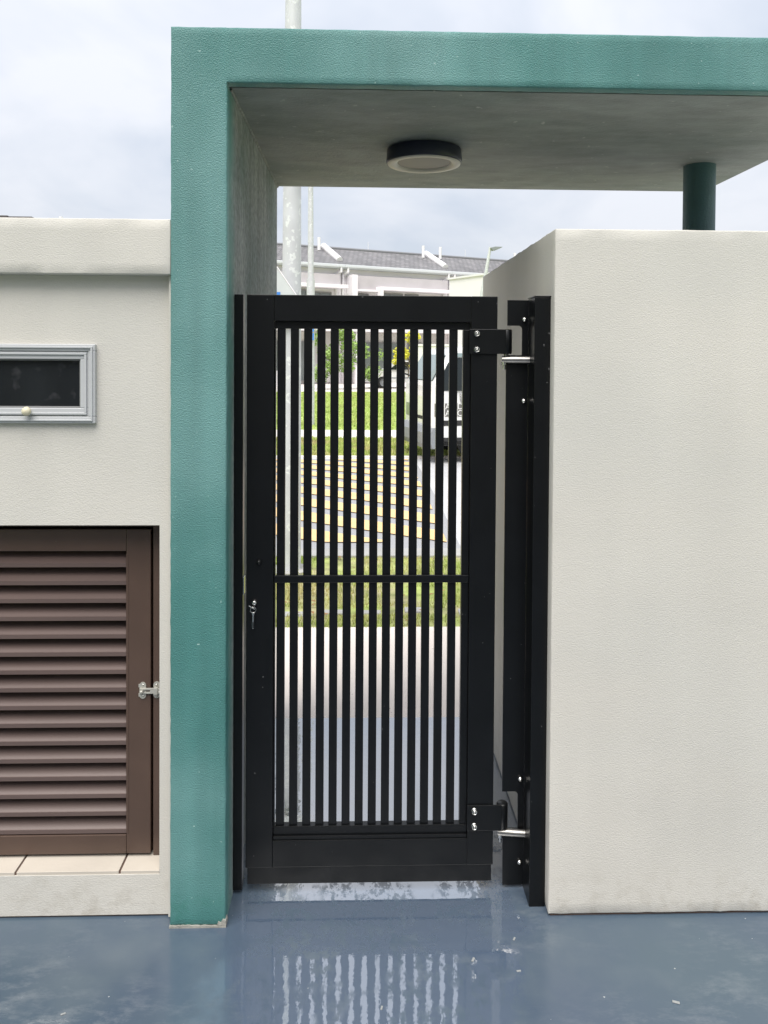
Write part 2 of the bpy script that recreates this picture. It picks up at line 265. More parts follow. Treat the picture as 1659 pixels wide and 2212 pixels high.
# ------------------------------------------------------------------ mesh helpers
class MB:
    """collects shapes (world or local metres) and links them as ONE mesh object"""
    def __init__(self): self.v = []; self.f = []; self.uv = None; self.smooth = []
    def add(self, vs, fs, smooth=False):
        o = len(self.v); self.v += [tuple(p) for p in vs]; self.f += [tuple(i+o for i in f) for f in fs]; self.smooth += [smooth]*len(fs); return self
    def box(self, x0, x1, y0, y1, z0, z1, bev=0.0, seg=2):
        bm = bmesh.new()
        v = [bm.verts.new(p) for p in ((x0, y0, z0), (x1, y0, z0), (x1, y1, z0), (x0, y1, z0), (x0, y0, z1), (x1, y0, z1), (x1, y1, z1), (x0, y1, z1))]
        for f in ((0, 3, 2, 1), (4, 5, 6, 7), (0, 1, 5, 4), (1, 2, 6, 5), (2, 3, 7, 6), (3, 0, 4, 7)): bm.faces.new([v[i] for i in f])
        if bev: bmesh.ops.bevel(bm, geom=list(bm.edges), offset=bev, segments=seg, affect='EDGES', profile=0.5)
        return self._bm(bm)
    def _bm(self, bm, smooth=False):
        bm.verts.index_update(); bmesh.ops.recalc_face_normals(bm, faces=list(bm.faces))
        self.add([p.co[:] for p in bm.verts], [[q.index for q in f.verts] for f in bm.faces], smooth); bm.free(); return self
    def prism(self, pts, axis, a, b, bev=0.0):
        """closed 2D outline extruded along axis from a to b"""
        def P(p, t): return {'x': (t, p[0], p[1]), 'y': (p[0], t, p[1]), 'z': (p[0], p[1], t)}[axis]
        bm = bmesh.new(); n = len(pts)
        A = [bm.verts.new(P(p, a)) for p in pts]; B = [bm.verts.new(P(p, b)) for p in pts]
        bm.faces.new(A); bm.faces.new(B[::-1])
        for i in range(n): bm.faces.new((A[i], A[(i+1) % n], B[(i+1) % n], B[i]))
        bmesh.ops.recalc_face_normals(bm, faces=list(bm.faces))
        if bev: bmesh.ops.bevel(bm, geom=list(bm.edges), offset=bev, segments=2, affect='EDGES', profile=0.5)
        return self._bm(bm)
    def tube(self, p0, p1, r0, r1=None, n=20, caps=True, rings=1):
        r1 = r0 if r1 is None else r1
        p0 = Vector(p0); p1 = Vector(p1); d = (p1-p0).normalized(); a = d.orthogonal().normalized(); b = d.cross(a)
        vs = []; fs = []
        for k in range(rings+1):
            s = k/rings; c = p0.lerp(p1, s); r = r0+(r1-r0)*s
            vs += [c+(a*math.cos(2*math.pi*i/n)+b*math.sin(2*math.pi*i/n))*r for i in range(n)]
        for k in range(rings):
            for i in range(n): fs.append((k*n+i, k*n+(i+1) % n, (k+1)*n+(i+1) % n, (k+1)*n+i))
        self.add(vs, fs, True)
        if caps: self.add(vs[:n], [tuple(range(n))[::-1]]); self.add(vs[-n:], [tuple(range(n))])
        return self
    def lathe(self, prof, c, axis='z', n=32):
        """profile (radius, offset) turned round an axis through c"""
        vs = []; fs = []
        for r, h in prof:
            for i in range(n):
                ca, sa = r*math.cos(2*math.pi*i/n), r*math.sin(2*math.pi*i/n)
                vs.append({'z': (c[0]+ca, c[1]+sa, c[2]+h), 'y': (c[0]+ca, c[1]+h, c[2]+sa), 'x': (c[0]+h, c[1]+ca, c[2]+sa)}[axis])
        m = len(prof)
        for k in range(m-1):
            for i in range(n): fs.append((k*n+i, k*n+(i+1) % n, (k+1)*n+(i+1) % n, (k+1)*n+i))
        self.add(vs, fs, True); return self
    def torus(self, c, rad, r, axis='y', n=32, k=8, rot=None):
        vs = []; fs = []
        for i in range(n):
            a = 2*math.pi*i/n
            for j in range(k):
                q = 2*math.pi*j/k; w = rad+r*math.cos(q)
                p = Vector((w*math.cos(a), r*math.sin(q), w*math.sin(a)))
                if rot: p = rot @ p
                vs.append(Vector(c)+p)
        for i in range(n):
            for j in range(k): fs.append((i*k+j, ((i+1) % n)*k+j, ((i+1) % n)*k+(j+1) % k, i*k+(j+1) % k))
        self.add(vs, fs, True); return self
    def build(self, name, m, parent=None, world=True):
        me = bpy.data.meshes.new(name); off = Vector((0, 0, 0))
        if parent is not None and world:
            q = parent
            while q is not None: off += q.location; q = q.parent
        me.from_pydata([(p[0]-off.x, p[1]-off.y, p[2]-off.z) for p in self.v], [], self.f)
        me.materials.append(m)
        me.polygons.foreach_set('use_smooth', self.smooth)
        bm = bmesh.new(); bm.from_mesh(me); bmesh.ops.recalc_face_normals(bm, faces=list(bm.faces)); bm.to_mesh(me); bm.free()
        me.update()
        o = bpy.data.objects.new(name, me); C.objects.link(o)
        if parent is not None: o.parent = parent
        return o
def thing(name, label, cat, loc=(0, 0, 0), rz=0.0, group=None):
    o = bpy.data.objects.new(name, None); C.objects.link(o); o.location = loc; o.rotation_euler[2] = rz
    o.empty_display_size = 0.1; o['label'] = label; o['category'] = cat
    if group: o['group'] = group
    return o
def tag(o, label, cat, group=None):
    o['label'] = label; o['category'] = cat
    if group: o['group'] = group
    return o
def struct(o): o['kind'] = 'structure'; return o
def stuff(o): o['kind'] = 'stuff'; return o
def clone(o, parent, loc=None):
    c = o.copy(); C.objects.link(c); c.parent = parent
    if loc is not None: c.location = loc
    return c
def grow(name, label, cat, m, pts, h, w, lean=0.5, upr=True):
    """many thin blades in one mesh: nobody could count them"""
    n = len(pts); a = rng.uniform(0, 2*math.pi, n); hh = h*rng.uniform(0.5, 1.3, n); ww = w*rng.uniform(0.6, 1.3, n)
    dx, dy = np.cos(a), np.sin(a); la = rng.uniform(0, 2*math.pi, n); ll = hh*lean*rng.uniform(0, 1, n)
    v = np.zeros((n, 3, 3)); v[:, 0] = pts; v[:, 1] = pts; v[:, 2] = pts
    v[:, 0, 0] -= dx*ww; v[:, 0, 1] -= dy*ww; v[:, 1, 0] += dx*ww; v[:, 1, 1] += dy*ww
    v[:, 2, 0] += np.cos(la)*ll; v[:, 2, 1] += np.sin(la)*ll; v[:, 2, 2] += hh
    me = bpy.data.meshes.new(name); me.from_pydata(v.reshape(-1, 3).tolist(), [], np.arange(3*n).reshape(-1, 3).tolist()); me.materials.append(m); me.update()
    o = bpy.data.objects.new(name, me); C.objects.link(o); o['label'] = label; o['category'] = cat; o['kind'] = 'stuff'
    return o

# ------------------------------------------------------------------ the setting: ground, road, verges
def sheet(name, x0, x1, y0, y1, z, m, th=0.02):
    return struct(MB().box(x0, x1, y0, y1, z-th, z).build(name, m))
struct(MB().add([(-600, -600, -0.16), (600, -600, -0.16), (600, 1200, -0.16), (-600, 1200, -0.16)], [(0, 1, 2, 3)]).build('ground', LAWN))
sheet('porch_floor', -4.5, 4.5, -6, 3.36, 0.0, FLOOR, 0.12)
sheet('concrete_apron', -6, 8, 3.362, 4.52, -0.006, APRON, 0.12)
sheet('verge_soil', -40, 40, 4.522, 6.15, -0.02, SOIL, 0.1)
sheet('concrete_kerb', -40, 40, 6.152, 6.39, -0.004, CONC, 0.12)
sheet('road', -60, 60, 6.392, 12.2, -0.012, ASPHALT, 0.1)
sheet('far_kerb', -60, 60, 12.202, 12.36, 0.01, PATH, 0.12)
sheet('far_verge', -60, 60, 12.362, 15.17, -0.004, SOIL, 0.1)
sheet('footpath', -60, 60, 15.172, 16.85, 0.0, PATH, 0.1)
sheet('lawn', -60, 60, 16.852, 35.1, 0.0, LAWN, 0.1)
sheet('estate_pavement', -90, 90, 35.102, 75, 0.004, PATH, 0.1)
stone = MB()
for i in range(26):                                              # broken stone edging sunk in the near verge
    if i % 5 in (1, 3): continue
    x = -1.6+i*0.165+random.uniform(-.04, .04); y = 4.83+random.uniform(-.05, .05); w = random.uniform(.05, .10); d = random.uniform(.03, .07)
    stone.box(x-w, x+w, y-d, y+d, -0.04, -0.012+random.uniform(0, .008), 0.008)
stuff(tag(stone.build('edging_stones', CONC), 'broken row of pale stones sunk in the near grass verge', 'stones'))

def pts(n, x0, x1, y0, y1, z, thin=None):
    p = np.zeros((n, 3)); p[:, 0] = rng.uniform(x0, x1, n); p[:, 1] = rng.uniform(y0, y1, n); p[:, 2] = z
    if thin is not None: p = p[thin(p)]
    return p
def patchy(p): return (np.sin(p[:, 0]*5.1+p[:, 1]*3)+np.sin(p[:, 0]*2.3-p[:, 1]*7.7)+np.sin(p[:, 0]*11.7+1.0)*.6+rng.uniform(-1.5, 1.5, len(p))) > -0.3
def gap(p): return patchy(p) & (np.abs(p[:, 1]-4.83) > 0.07)
grow('verge_grass', 'patchy yellow green grass on the verge just beyond the apron', 'grass', GRASSB, pts(46000, -1.7, 2.6, 4.50, 6.15, -0.02, gap), 0.028, 0.0035)
grow('far_verge_grass', 'yellowing grass strip between the road and the footpath', 'grass', GRASSB, pts(26000, -2.5, 5, 12.4, 15.17, -0.004), 0.05, 0.010)
grow('lawn_grass', 'bright green lawn beyond the footpath', 'grass', GRASSF, pts(42000, -4, 9, 16.9, 35.1, 0.0), 0.06, 0.022)
lv = MB()
for i in range(150):
    x = random.uniform(-1.3, 2.2); y = random.choice((random.uniform(4.55, 6.1), random.uniform(4.7, 5.2))); s = random.uniform(.008, .022); a = random.uniform(0, 6.3); z = 0.0+random.uniform(0, .01)
    c, q = math.cos(a), math.sin(a)
    lv.add([(x-c*s, y-q*s, z), (x+q*s*.5, y-c*s*.5, z+s*.3), (x+c*s, y+q*s, z+.004), (x-q*s*.5, y+c*s*.5, z+s*.25)], [(0, 1, 2, 3)])
stuff(tag(lv.build('fallen_leaves', LITTER), 'scattered brown dry leaves on the near verge', 'leaves'))

# speed hump: shallow curved asphalt with diagonal yellow bars
HX0, HX1, HY0, HY1 = -3.6, 0.74, 6.58, 12.0
def hz(y): return 0.06*math.sin(math.pi*min(max((y-6.40)/(12.1-6.40), 0), 1))-0.008
hump = thing('speed_hump', 'asphalt speed hump with diagonal yellow bars across the road', 'speed hump', (-1.4, 8.8, 0))
g = MB(); ny = 24
ys = [6.40+(12.1-6.40)*i/ny for i in range(ny+1)]
for i in range(ny):
    g.add([(-3.8, ys[i], hz(ys[i])), (0.84, ys[i], hz(ys[i])*0.6-0.004), (0.84, ys[i+1], hz(ys[i+1])*0.6-0.004), (-3.8, ys[i+1], hz(ys[i+1]))], [(0, 1, 2, 3)], True)
g.build('hump_surface', HUMPA, hump)
SL = -0.62; PITCH = 0.66; BARW = 0.39
k = -6
while True:
    c0 = 4.4+k*PITCH                                             # y of the bar's near edge at x = 0
    k += 1
    if c0 > HY1+2.6: break
    b = MB(); run = []
    for i in range(41):
        x = HX0+(HX1-HX0)*i/40
        lo = max(c0+SL*x, HY0); hi = min(c0+SL*x+BARW, HY1)
        if hi-lo > 0.02: run.append((x, lo, hi))
    for a_, b_ in zip(run[:-1], run[1:]):
        zz = lambda x, y: hz(y)*(1-0.4*max(0, (x+3.8)/4.75))+0.006
        b.add([(a_[0], a_[1], zz(a_[0], a_[1])), (b_[0], b_[1], zz(*b_[:2])), (b_[0], b_[2], zz(b_[0], b_[2])), (a_[0], a_[2], zz(a_[0], a_[2]))], [(0, 1, 2, 3)])
    if b.f: b.build('yellow_bar', YELLOW, hump)

# ------------------------------------------------------------------ green entrance portal
CX0, CX1, PY0, PY1, PTOP, SOF = -0.507, -0.3575, 2.122, 3.40, 2.427, 2.281
portal = thing('entrance_portal', 'teal green concrete portal framing the black gate', 'portal', ((CX0+CX1)/2, 2.7, 0))
def wob(mb, amp=0.0012):
    mb.v = [(p[0]+random.uniform(-amp, amp), p[1]+random.uniform(-amp, amp), p[2]+random.uniform(-amp, amp)) for p in mb.v]; return mb
def grid_box(x0, x1, y0, y1, z0, z1, step, amp=0.0012, rad=0.004):
    """box cut into a fine grid so its arrises can waver like hand-made plaster"""
    def lin(a, b): n = max(2, int(round((b-a)/step))); return [a, a+rad]+[a+rad+(b-a-2*rad)*i/n for i in range(1, n)]+[b-rad, b]
    X, Y, Z = lin(x0, x1), lin(y0, y1), lin(z0, z1)
    vid = {}; mb = MB()
    def vert(i, j, k):
        if (i, j, k) not in vid:
            p = [X[i], Y[j], Z[k]]
            e = sum((i in (0, len(X)-1), j in (0, len(Y)-1), k in (0, len(Z)-1)))
            if e >= 2:
                q = rad*0.3
                if i == 0: p[0] += q
                if i == len(X)-1: p[0] -= q
                if j == 0: p[1] += q
                if j == len(Y)-1: p[1] -= q
                if k == 0: p[2] += q
                if k == len(Z)-1: p[2] -= q
            a_ = amp if e >= 2 else 0.0
            vid[(i, j, k)] = len(mb.v); mb.v.append(tuple(c+random.uniform(-a_, a_) for c in p))
        return vid[(i, j, k)]
    def face(a, b, c, d): mb.f.append((a, b, c, d)); mb.smooth.append(True)
    nx, ny_, nz = len(X)-1, len(Y)-1, len(Z)-1
    for i in range(nx):
        for k_ in range(nz):
            face(vert(i, 0, k_), vert(i+1, 0, k_), vert(i+1, 0, k_+1), vert(i, 0, k_+1)); face(vert(i, ny_, k_), vert(i, ny_, k_+1), vert(i+1, ny_, k_+1), vert(i+1, ny_, k_))
        for j in range(ny_):
            face(vert(i, j, 0), vert(i, j+1, 0), vert(i+1, j+1, 0), vert(i+1, j, 0)); face(vert(i, j, nz), vert(i+1, j, nz), vert(i+1, j+1, nz), vert(i, j+1, nz))
    for j in range(ny_):
        for k_ in range(nz):
            face(vert(0, j, k_), vert(0, j, k_+1), vert(0, j+1, k_+1), vert(0, j+1, k_)); face(vert(nx, j, k_), vert(nx, j+1, k_), vert(nx, j+1, k_+1), vert(nx, j, k_+1))
    return mb
# front frame: column face and beam as one L-shaped plaster body, reveal and slab behind
def ell():
    rd = 0.004
    def lin(a, b, n, ea, eb): return ([a, a+rd] if ea else [a])+[a+(b-a)*i/n for i in range(1, n)]+([b-rd] if eb else [])
    X = lin(CX0, CX1, 7, True, True)+lin(CX1, 1.49, 70, False, True)+[1.49]; Z = lin(0.006, SOF, 110, True, False)+lin(SOF, PTOP, 7, True, True)+[PTOP]; Y = [PY0, PY0+0.004, PY0+0.035]
    X = sorted(set(X+[CX1-rd])); Z = sorted(set(Z+[SOF+rd]))
    inc = lambda i, k_: 0 <= i < len(X)-1 and 0 <= k_ < len(Z)-1 and ((X[i]+X[i+1])/2 < CX1 or (Z[k_]+Z[k_+1])/2 > SOF)
    mb = MB(); vid = {}
    def vert(i, j, k_):
        if (i, j, k_) not in vid:
            nb_ = [inc(i-1, k_-1), inc(i, k_-1), inc(i-1, k_), inc(i, k_)]; edge = not all(nb_)
            p = [X[i], Y[j], Z[k_]]
            if edge and j == 0:
                p[1] += 0.0014
                gx = (nb_[1]+nb_[3])-(nb_[0]+nb_[2]); gz = (nb_[2]+nb_[3])-(nb_[0]+nb_[1])
                p[0] += 0.0012*max(-1, min(1, gx)); p[2] += 0.0012*max(-1, min(1, gz))
            am = 0.0007 if edge else 0.0
            vid[(i, j, k_)] = len(mb.v); mb.v.append(tuple(c+random.uniform(-am, am) for c in p))
        return vid[(i, j, k_)]
    def F(*q): mb.f.append(q); mb.smooth.append(True)
    for i in range(len(X)-1):
        for k_ in range(len(Z)-1):
            if not inc(i, k_): continue
            F(vert(i, 0, k_), vert(i+1, 0, k_), vert(i+1, 0, k_+1), vert(i, 0, k_+1))
            for j in range(2):
                if not inc(i-1, k_): F(vert(i, j, k_), vert(i, j, k_+1), vert(i, j+1, k_+1), vert(i, j+1, k_))
                if not inc(i+1, k_): F(vert(i+1, j, k_), vert(i+1, j+1, k_), vert(i+1, j+1, k_+1), vert(i+1, j, k_+1))
                if not inc(i, k_-1): F(vert(i, j, k_), vert(i, j+1, k_), vert(i+1, j+1, k_), vert(i+1, j, k_))
                if not inc(i, k_+1): F(vert(i, j, k_+1), vert(i+1, j, k_+1), vert(i+1, j+1, k_+1), vert(i, j+1, k_+1))
    return mb
ell().build('front_frame', TEAL, portal)
MB().box(CX0+0.001, CX1-0.0015, PY0+0.0355, PY1, 0.0, SOF-0.0005).build('column_return', BLEACH, portal)
slab = MB().box(CX0+0.001, 1.488, PY0+0.046, PY1, SOF+0.001, PTOP-0.004).build('canopy_slab', SOFFIT, portal)
MB().box(CX0+0.001, 1.488, PY0+0.0355, PY0+0.0455, SOF+0.012, PTOP-0.005).build('drip_groove', SOFFIT, portal)
bead = MB(); prev = None
for i in range(60):                                              # ragged pale plaster bead along the reveal-soffit corner
    y = PY0+0.05+(PY1-PY0-0.052)*i/59; r = 0.0035+random.uniform(0, .0022)
    if prev: bead.tube((CX1+0.0005, prev[0], SOF-0.001), (CX1+0.0005, y, SOF-0.001), prev[1], r, 6, False)
    prev = (y, r)
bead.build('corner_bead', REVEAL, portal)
MB().tube((1.278, 2.95, 1.905), (1.278, 2.95, SOF+0.004), 0.058, n=40).build('round_pillar', mat('dark_teal_pillar', (0.040, 0.098, 0.108), 0.5, var=(5, 0.9, 1.1), bump=(120, 0.4, 0.004)), portal)
def ragged(x0, x1, y0, y1, step, h0, h1, z0=0.0):
    xs = [x0+(x1-x0)*i/max(2, int((x1-x0)/step)) for i in range(max(2, int((x1-x0)/step))+1)]
    top = [(x, z0+random.uniform(h0, h1)) for x in xs]
    return MB().prism([(x1, z0), (x0, z0)]+top, 'y', y0, y1)
lip = ragged(CX0-0.002, CX1+0.002, PY0-0.0025, PY0+0.03, 0.006, 0.0045, 0.0085)
lip.prism([(CX1-0.022, 0.008), (CX1-0.019, 0.017), (CX1-0.012, 0.014), (CX1-0.006, 0.024), (CX1+0.002, 0.020), (CX1+0.002, 0.008)], 'y', PY0-0.003, PY0+0.02)
lip.build('plaster_lip', PALEPLASTER, portal)

# ceiling lamp
lamp = thing('ceiling_lamp', 'round navy ceiling lamp with pale ring under the canopy', 'lamp', (0.221, 2.77, SOF))
cl = (0.221, 2.77, SOF)
MB().lathe([(0.0, 0.0), (0.126, 0.0), (0.130, -0.004), (0.133, -0.046), (0.131, -0.050), (0.128, -0.0505), (0.128, -0.04)], cl, n=64).build('housing', LAMPDARK, lamp)
MB().lathe([(0.1285, -0.049), (0.1265, -0.053), (0.108, -0.0545), (0.094, -0.047), (0.0935, -0.040)], cl, n=64).build('trim_ring', LAMPRING, lamp)
MB().lathe([(0.094, -0.0455), (0.06, -0.047), (0.0, -0.0475)], cl, n=64).build('diffuser', LAMPDIFF, lamp)

# house front added behind the camera, never in view, to shade the gateway
struct(MB().box(-7, 7, -4.2, -4.0, 0, 3.4).box(-7, 7, -4.0, -3.2, 3.2, 3.4).build('unseen_shade_front', mat('unseen_front_paint', (0.33, 0.32, 0.30), 0.7, var=(1, 0.9, 1.1))))

# ------------------------------------------------------------------ right cream wall
rwx, rwy0, rwy1, rwz = 0.5315, 2.142, 3.41, 1.906
rw = thing('plaster_wall', 'thick cream plastered wall right of the gate', 'wall', (1.6, 2.8, 0))
grid_box(rwx, 3.2, rwy0, rwy1, 0.006, rwz, 0.03, 0.0013).build('wall_body', CREAM, rw)
MB().box(rwx+0.006, 3.19, rwy0+0.006, rwy1-0.006, -0.002, 0.012).build('wall_footing', GROUT, rw)

# ------------------------------------------------------------------ left cream wall with window and louvred door
LX1 = CX0-0.0015
lw = thing('boundary_wall', 'cream plastered wall with small window and louvred hatch', 'wall', (-1.4, 2.3, 0))
LX0 = -3.2; WY = 2.168; WB = 2.32
WX0, WX1, WZ0, WZ1 = -1.30, -0.722, 1.372, 1.577             # window hole
DX0, DX1, DZ0, DZ1 = -1.50, -0.547, 0.118, 1.087             # louvre recess
b = MB()
def wallpiece(x0, x1, z0, z1): b.box(x0, x1, WY, WB, z0, z1)
wallpiece(LX0, LX1, DZ1, WZ0); wallpiece(LX0, WX0, WZ0, WZ1); wallpiece(WX1, LX1, WZ0, WZ1); wallpiece(LX0, LX1, WZ1, 1.769)
wallpiece(LX0, DX0, 0.006, DZ1); wallpiece(DX1, LX1, 0.006, DZ1); wallpiece(DX0, DX1, 0.006, DZ0)
b.build('wall_body', CREAM, lw)
MB().box(LX0, LX1-0.004, WY+0.005, WB, -0.002, 0.008).build('wall_footing', GROUT, lw)
grid_box(LX0, LX1, 2.128, WB+0.05, 1.7695, 1.917, 0.03, 0.0008, 0.0025).build('coping', CREAM, lw)
MB().box(LX1-0.009, LX1-0.0005, WY-0.022, WY-0.001, 0.012, 1.768, 0.002).build('edge_strip', CREAM, lw)
MB().box(LX0, LX1, WB+0.001, WB+0.05, 0, 1.768).build('wall_back', CREAM, lw)
# window
def frame(mb, x0, x1, z0, z1, w, y0, y1, bev=0.002):
    mb.box(x0, x1, y0, y1, z1-w, z1, bev); mb.box(x0, x1, y0, y1, z0, z0+w, bev); mb.box(x0, x0+w, y0, y1, z0+w, z1-w, bev); mb.box(x1-w, x1, y0, y1, z0+w, z1-w, bev)
    return mb
win = frame(MB(), WX0-0.004, -0.7175, 1.3673, 1.5817, 0.0185, WY-0.014, WY+0.05); frame(win, WX0+0.002, -0.7235, 1.3733, 1.5757, 0.005, WY-0.0185, WY-0.013, 0.001)
win = win.build('window', ALU, lw)
s = frame(MB(), WX0+0.017, -0.7365, 1.3865, 1.5630, 0.022, WY-0.010, WY+0.03); frame(s, WX0+0.021, -0.7405, 1.3905, 1.5590, 0.006, WY-0.0145, WY-0.009, 0.001)
s.build('sash', ALU, win)
frame(MB(), WX0+0.0385, -0.758, 1.408, 1.5415, 0.0045, WY-0.004, WY+0.01, 0.001).build('glazing_bead', FRAME, win)
MB().box(WX0+0.04, -0.7585, WY+0.006, WY+0.012, 1.41, 1.541).build('pane', GLASS, win)
MB().lathe([(0, -0.030), (0.007, -0.029), (0.0115, -0.025), (0.0125, -0.019), (0.0105, -0.014), (0.006, -0.011), (0.005, -0.002)], (-0.8944, WY-0.010, 1.4007), 'y', 24).build('knob', KNOB, win)
MB().box(WX0-0.05, WX1+0.05, WB-0.012, WB, WZ0-.05, WZ1+.05).build('window_lining', DARK, win)
# sill tiles
for x0, x1 in ((DX0, -1.226), (-1.222, -0.943), (-0.939, -0.6585), (-0.6545, DX1)):
    MB().box(x0+0.001, x1-0.001, WY+0.002, 2.262, DZ0, DZ0+0.009, 0.001).build('sill_tile', TILE, lw)
MB().box(DX0, DX1, WY+0.004, 2.262, DZ0-0.004, DZ0+0.004).build('sill_grout', GROUT, lw)
# door jamb + leaf
DY = 2.232
JX = -0.584
MB().box(JX+0.002, DX1-0.0005, DY+0.004, DY+0.05, DZ0+0.010, DZ1-0.0005, 0.0015).box(DX0, JX+0.0015, DY+0.004, DY+0.05, DZ1-0.018, DZ1-0.0005, 0.0015).build('door_jamb', BROWN, lw)
MB().box(DX0-0.02, DX1+0.02, WB-0.02, WB-0.002, DZ0-0.02, DZ1+0.02).build('hatch_lining', DARK, lw)
LTOP, LBOT = 1.062, 0.136
leaf = MB().box(-0.656, JX-0.004, DY, DY+0.035, LBOT, LTOP, 0.002).box(DX0, -0.6565, DY, DY+0.035, 1.000, LTOP, 0.002).box(DX0, -0.6565, DY, DY+0.035, LBOT, 0.190, 0.002)
leaf = leaf.build('louvre_door', BROWN, lw)
MB().box(-0.6565, -0.650, DY-0.001, DY+0.001, LBOT+.06, LTOP-.07).build('stile_seam', BROWN, leaf)
SP = 0.0507; z_top = 0.998
sl = MB()
prof = [(DY+0.062, 0.004), (DY+0.005, -0.0355), (DY+0.003, -0.0365), (DY+0.003, -0.0480), (DY+0.005, -0.0480), (DY+0.0055, -0.0375), (DY+0.063, 0.002)]
sl.prism([(p[0]-leaf.matrix_basis.translation.y, p[1]) for p in prof], 'x', -0.8, 0.0)
me_parent = leaf
slat0 = sl.build('slat', SLAT, leaf, world=False)
# mesh above was made in world y; bring it into the door's frame
for v_ in slat0.data.vertices: v_.co.y -= lw.location.y
slat0.location = (-0.6568-lw.location.x, 0, z_top+0.004)
for i in range(1, 16): clone(slat0, leaf, (-0.6568-lw.location.x, 0, z_top+0.004-i*SP))
# sliding latch across the joint
la = MB()
def pill(mb, cx, cz, w, h, y0, y1, seg=8):
    r = w/2; out_ = []
    for i in range(seg+1): a = math.pi*i/seg; out_.append((cx+r*math.cos(a), cz+h/2-r+r*math.sin(a)))
    for i in range(seg+1): a = math.pi+math.pi*i/seg; out_.append((cx+r*math.cos(a), cz-h/2+r+r*math.sin(a)))
    return mb.prism(out_, 'y', y0, y1)
pill(la, -0.6095, 0.6045, 0.018, 0.047, DY-0.003, DY+0.0005); la.box(-0.6215, -0.608, DY-0.0025, DY, 0.613, 0.6225, .0005).box(-0.6215, -0.608, DY-0.0025, DY, 0.5865, 0.596, .0005)
latch = la.build('latch', ZINC, leaf)
pill(MB(), -0.5715, 0.6045, 0.018, 0.047, DY+0.0005, DY+0.0042).build('keeper', ZINC, latch)
bar_ = MB().box(-0.6175, -0.561, DY-0.0075, DY-0.0035, 0.6065, 0.6125, .001).box(-0.6175, -0.561, DY-0.0075, DY-0.0035, 0.5965, 0.6020, .001).box(-0.6175, -0.606, DY-0.0075, DY-0.0035, 0.6018, 0.6067).box(-0.588, -0.561, DY-0.0075, DY-0.0035, 0.6018, 0.6067)
bar_.build('slide_bar', ZINC, latch)
MB().box(-0.578, -0.566, DY-0.0105, DY+0.001, 0.594, 0.6145, .0015).build('staple', ZINC, latch)
MB().lathe([(0, -0.017), (0.004, -0.0165), (0.0052, -0.013), (0.004, -0.008)], (-0.611, DY, 0.604), 'y', 16).build('rivet', ZINC, latch)
MB().lathe([(0, -0.017), (0.004, -0.0165), (0.0055, -0.013), (0.004, -0.006)], (-0.558, DY, 0.603), 'y', 16).build('rivet', ZINC, latch)
for x, z in ((-0.6085, 0.6205), (-0.6085, 0.5885), (-0.5715, 0.6205), (-0.5715, 0.5885)):
    MB().lathe([(0, -0.0045), (0.0025, -0.004), (0.0032, -0.002)], (x, DY, z), 'y', 10).build('screw', STEEL, latch)

# ------------------------------------------------------------------ the gate
GY = 2.25; GX0, GX1, GZ0, GZ1 = -0.322, 0.394, 0.028, 1.728
OX0, OX1 = -0.2446, 0.3185; T = 0.04
gate = thing('pedestrian_gate', 'black steel gate with vertical bars inside the teal portal', 'gate', (0.036, GY, 0))
def gp(name, mb, m=BLACK, parent=None): return mb.build(name, m, parent or gate)
gp('stile', MB().box(GX0, OX0, GY, GY+T, 0.078, GZ1, 0.0018)); gp('stile', MB().box(OX1, GX1, GY, GY+T, 0.078, GZ1, 0.0018))
gp('top_rail', MB().box(OX0, OX1, GY+0.0004, GY+T, 1.654, GZ1-0.0004, 0.0012)); gp('bottom_rail', MB().box(OX0, OX1, GY+0.0004, GY+T, 0.0784, 0.156, 0.0012))
gp('kick_strip', MB().box(GX0+0.005, GX1-0.004, GY+0.004, GY+0.012, GZ0, 0.090, 0.001))
gp('inner_top_rail', MB().box(OX0+0.001, OX1-0.001, GY+0.014, GY+0.034, 1.632, 1.6535, 0.001))
gp('inner_bottom_rail', MB().box(OX0+0.001, OX1-0.001, GY+0.010, GY+0.034, 0.167, 0.1915, 0.0012)); gp('bottom_ledge', MB().box(OX0+0.001, OX1-0.001, GY+0.004, GY+0.034, 0.1565, 0.1665, 0.001))
gp('inner_side_trim', MB().box(0.2970, OX1-0.0005, GY+0.012, GY+0.034, 0.192, 1.6315, 0.001)); gp('inner_side_trim', MB().box(OX0+0.0005, OX0+0.0035, GY+0.012, GY+0.034, 0.192, 1.6315, 0.0008))
gp('mid_rail', MB().box(OX0+0.001, OX1-0.0005, GY+0.006, GY+0.0155, 0.9015, 0.9225, 0.0012))
bar0 = MB().box(-0.0118, 0.0118, 0.016, 0.032, 0.1917, 1.6318, 0.0012).build('bar', BLACK, gate, world=False)
for i in range(14):
    loc = (-0.2373+0.0118+i*0.03812-gate.location.x, 0, 0)
    if i == 0: bar0.location = loc
    else: clone(bar0, gate, loc)
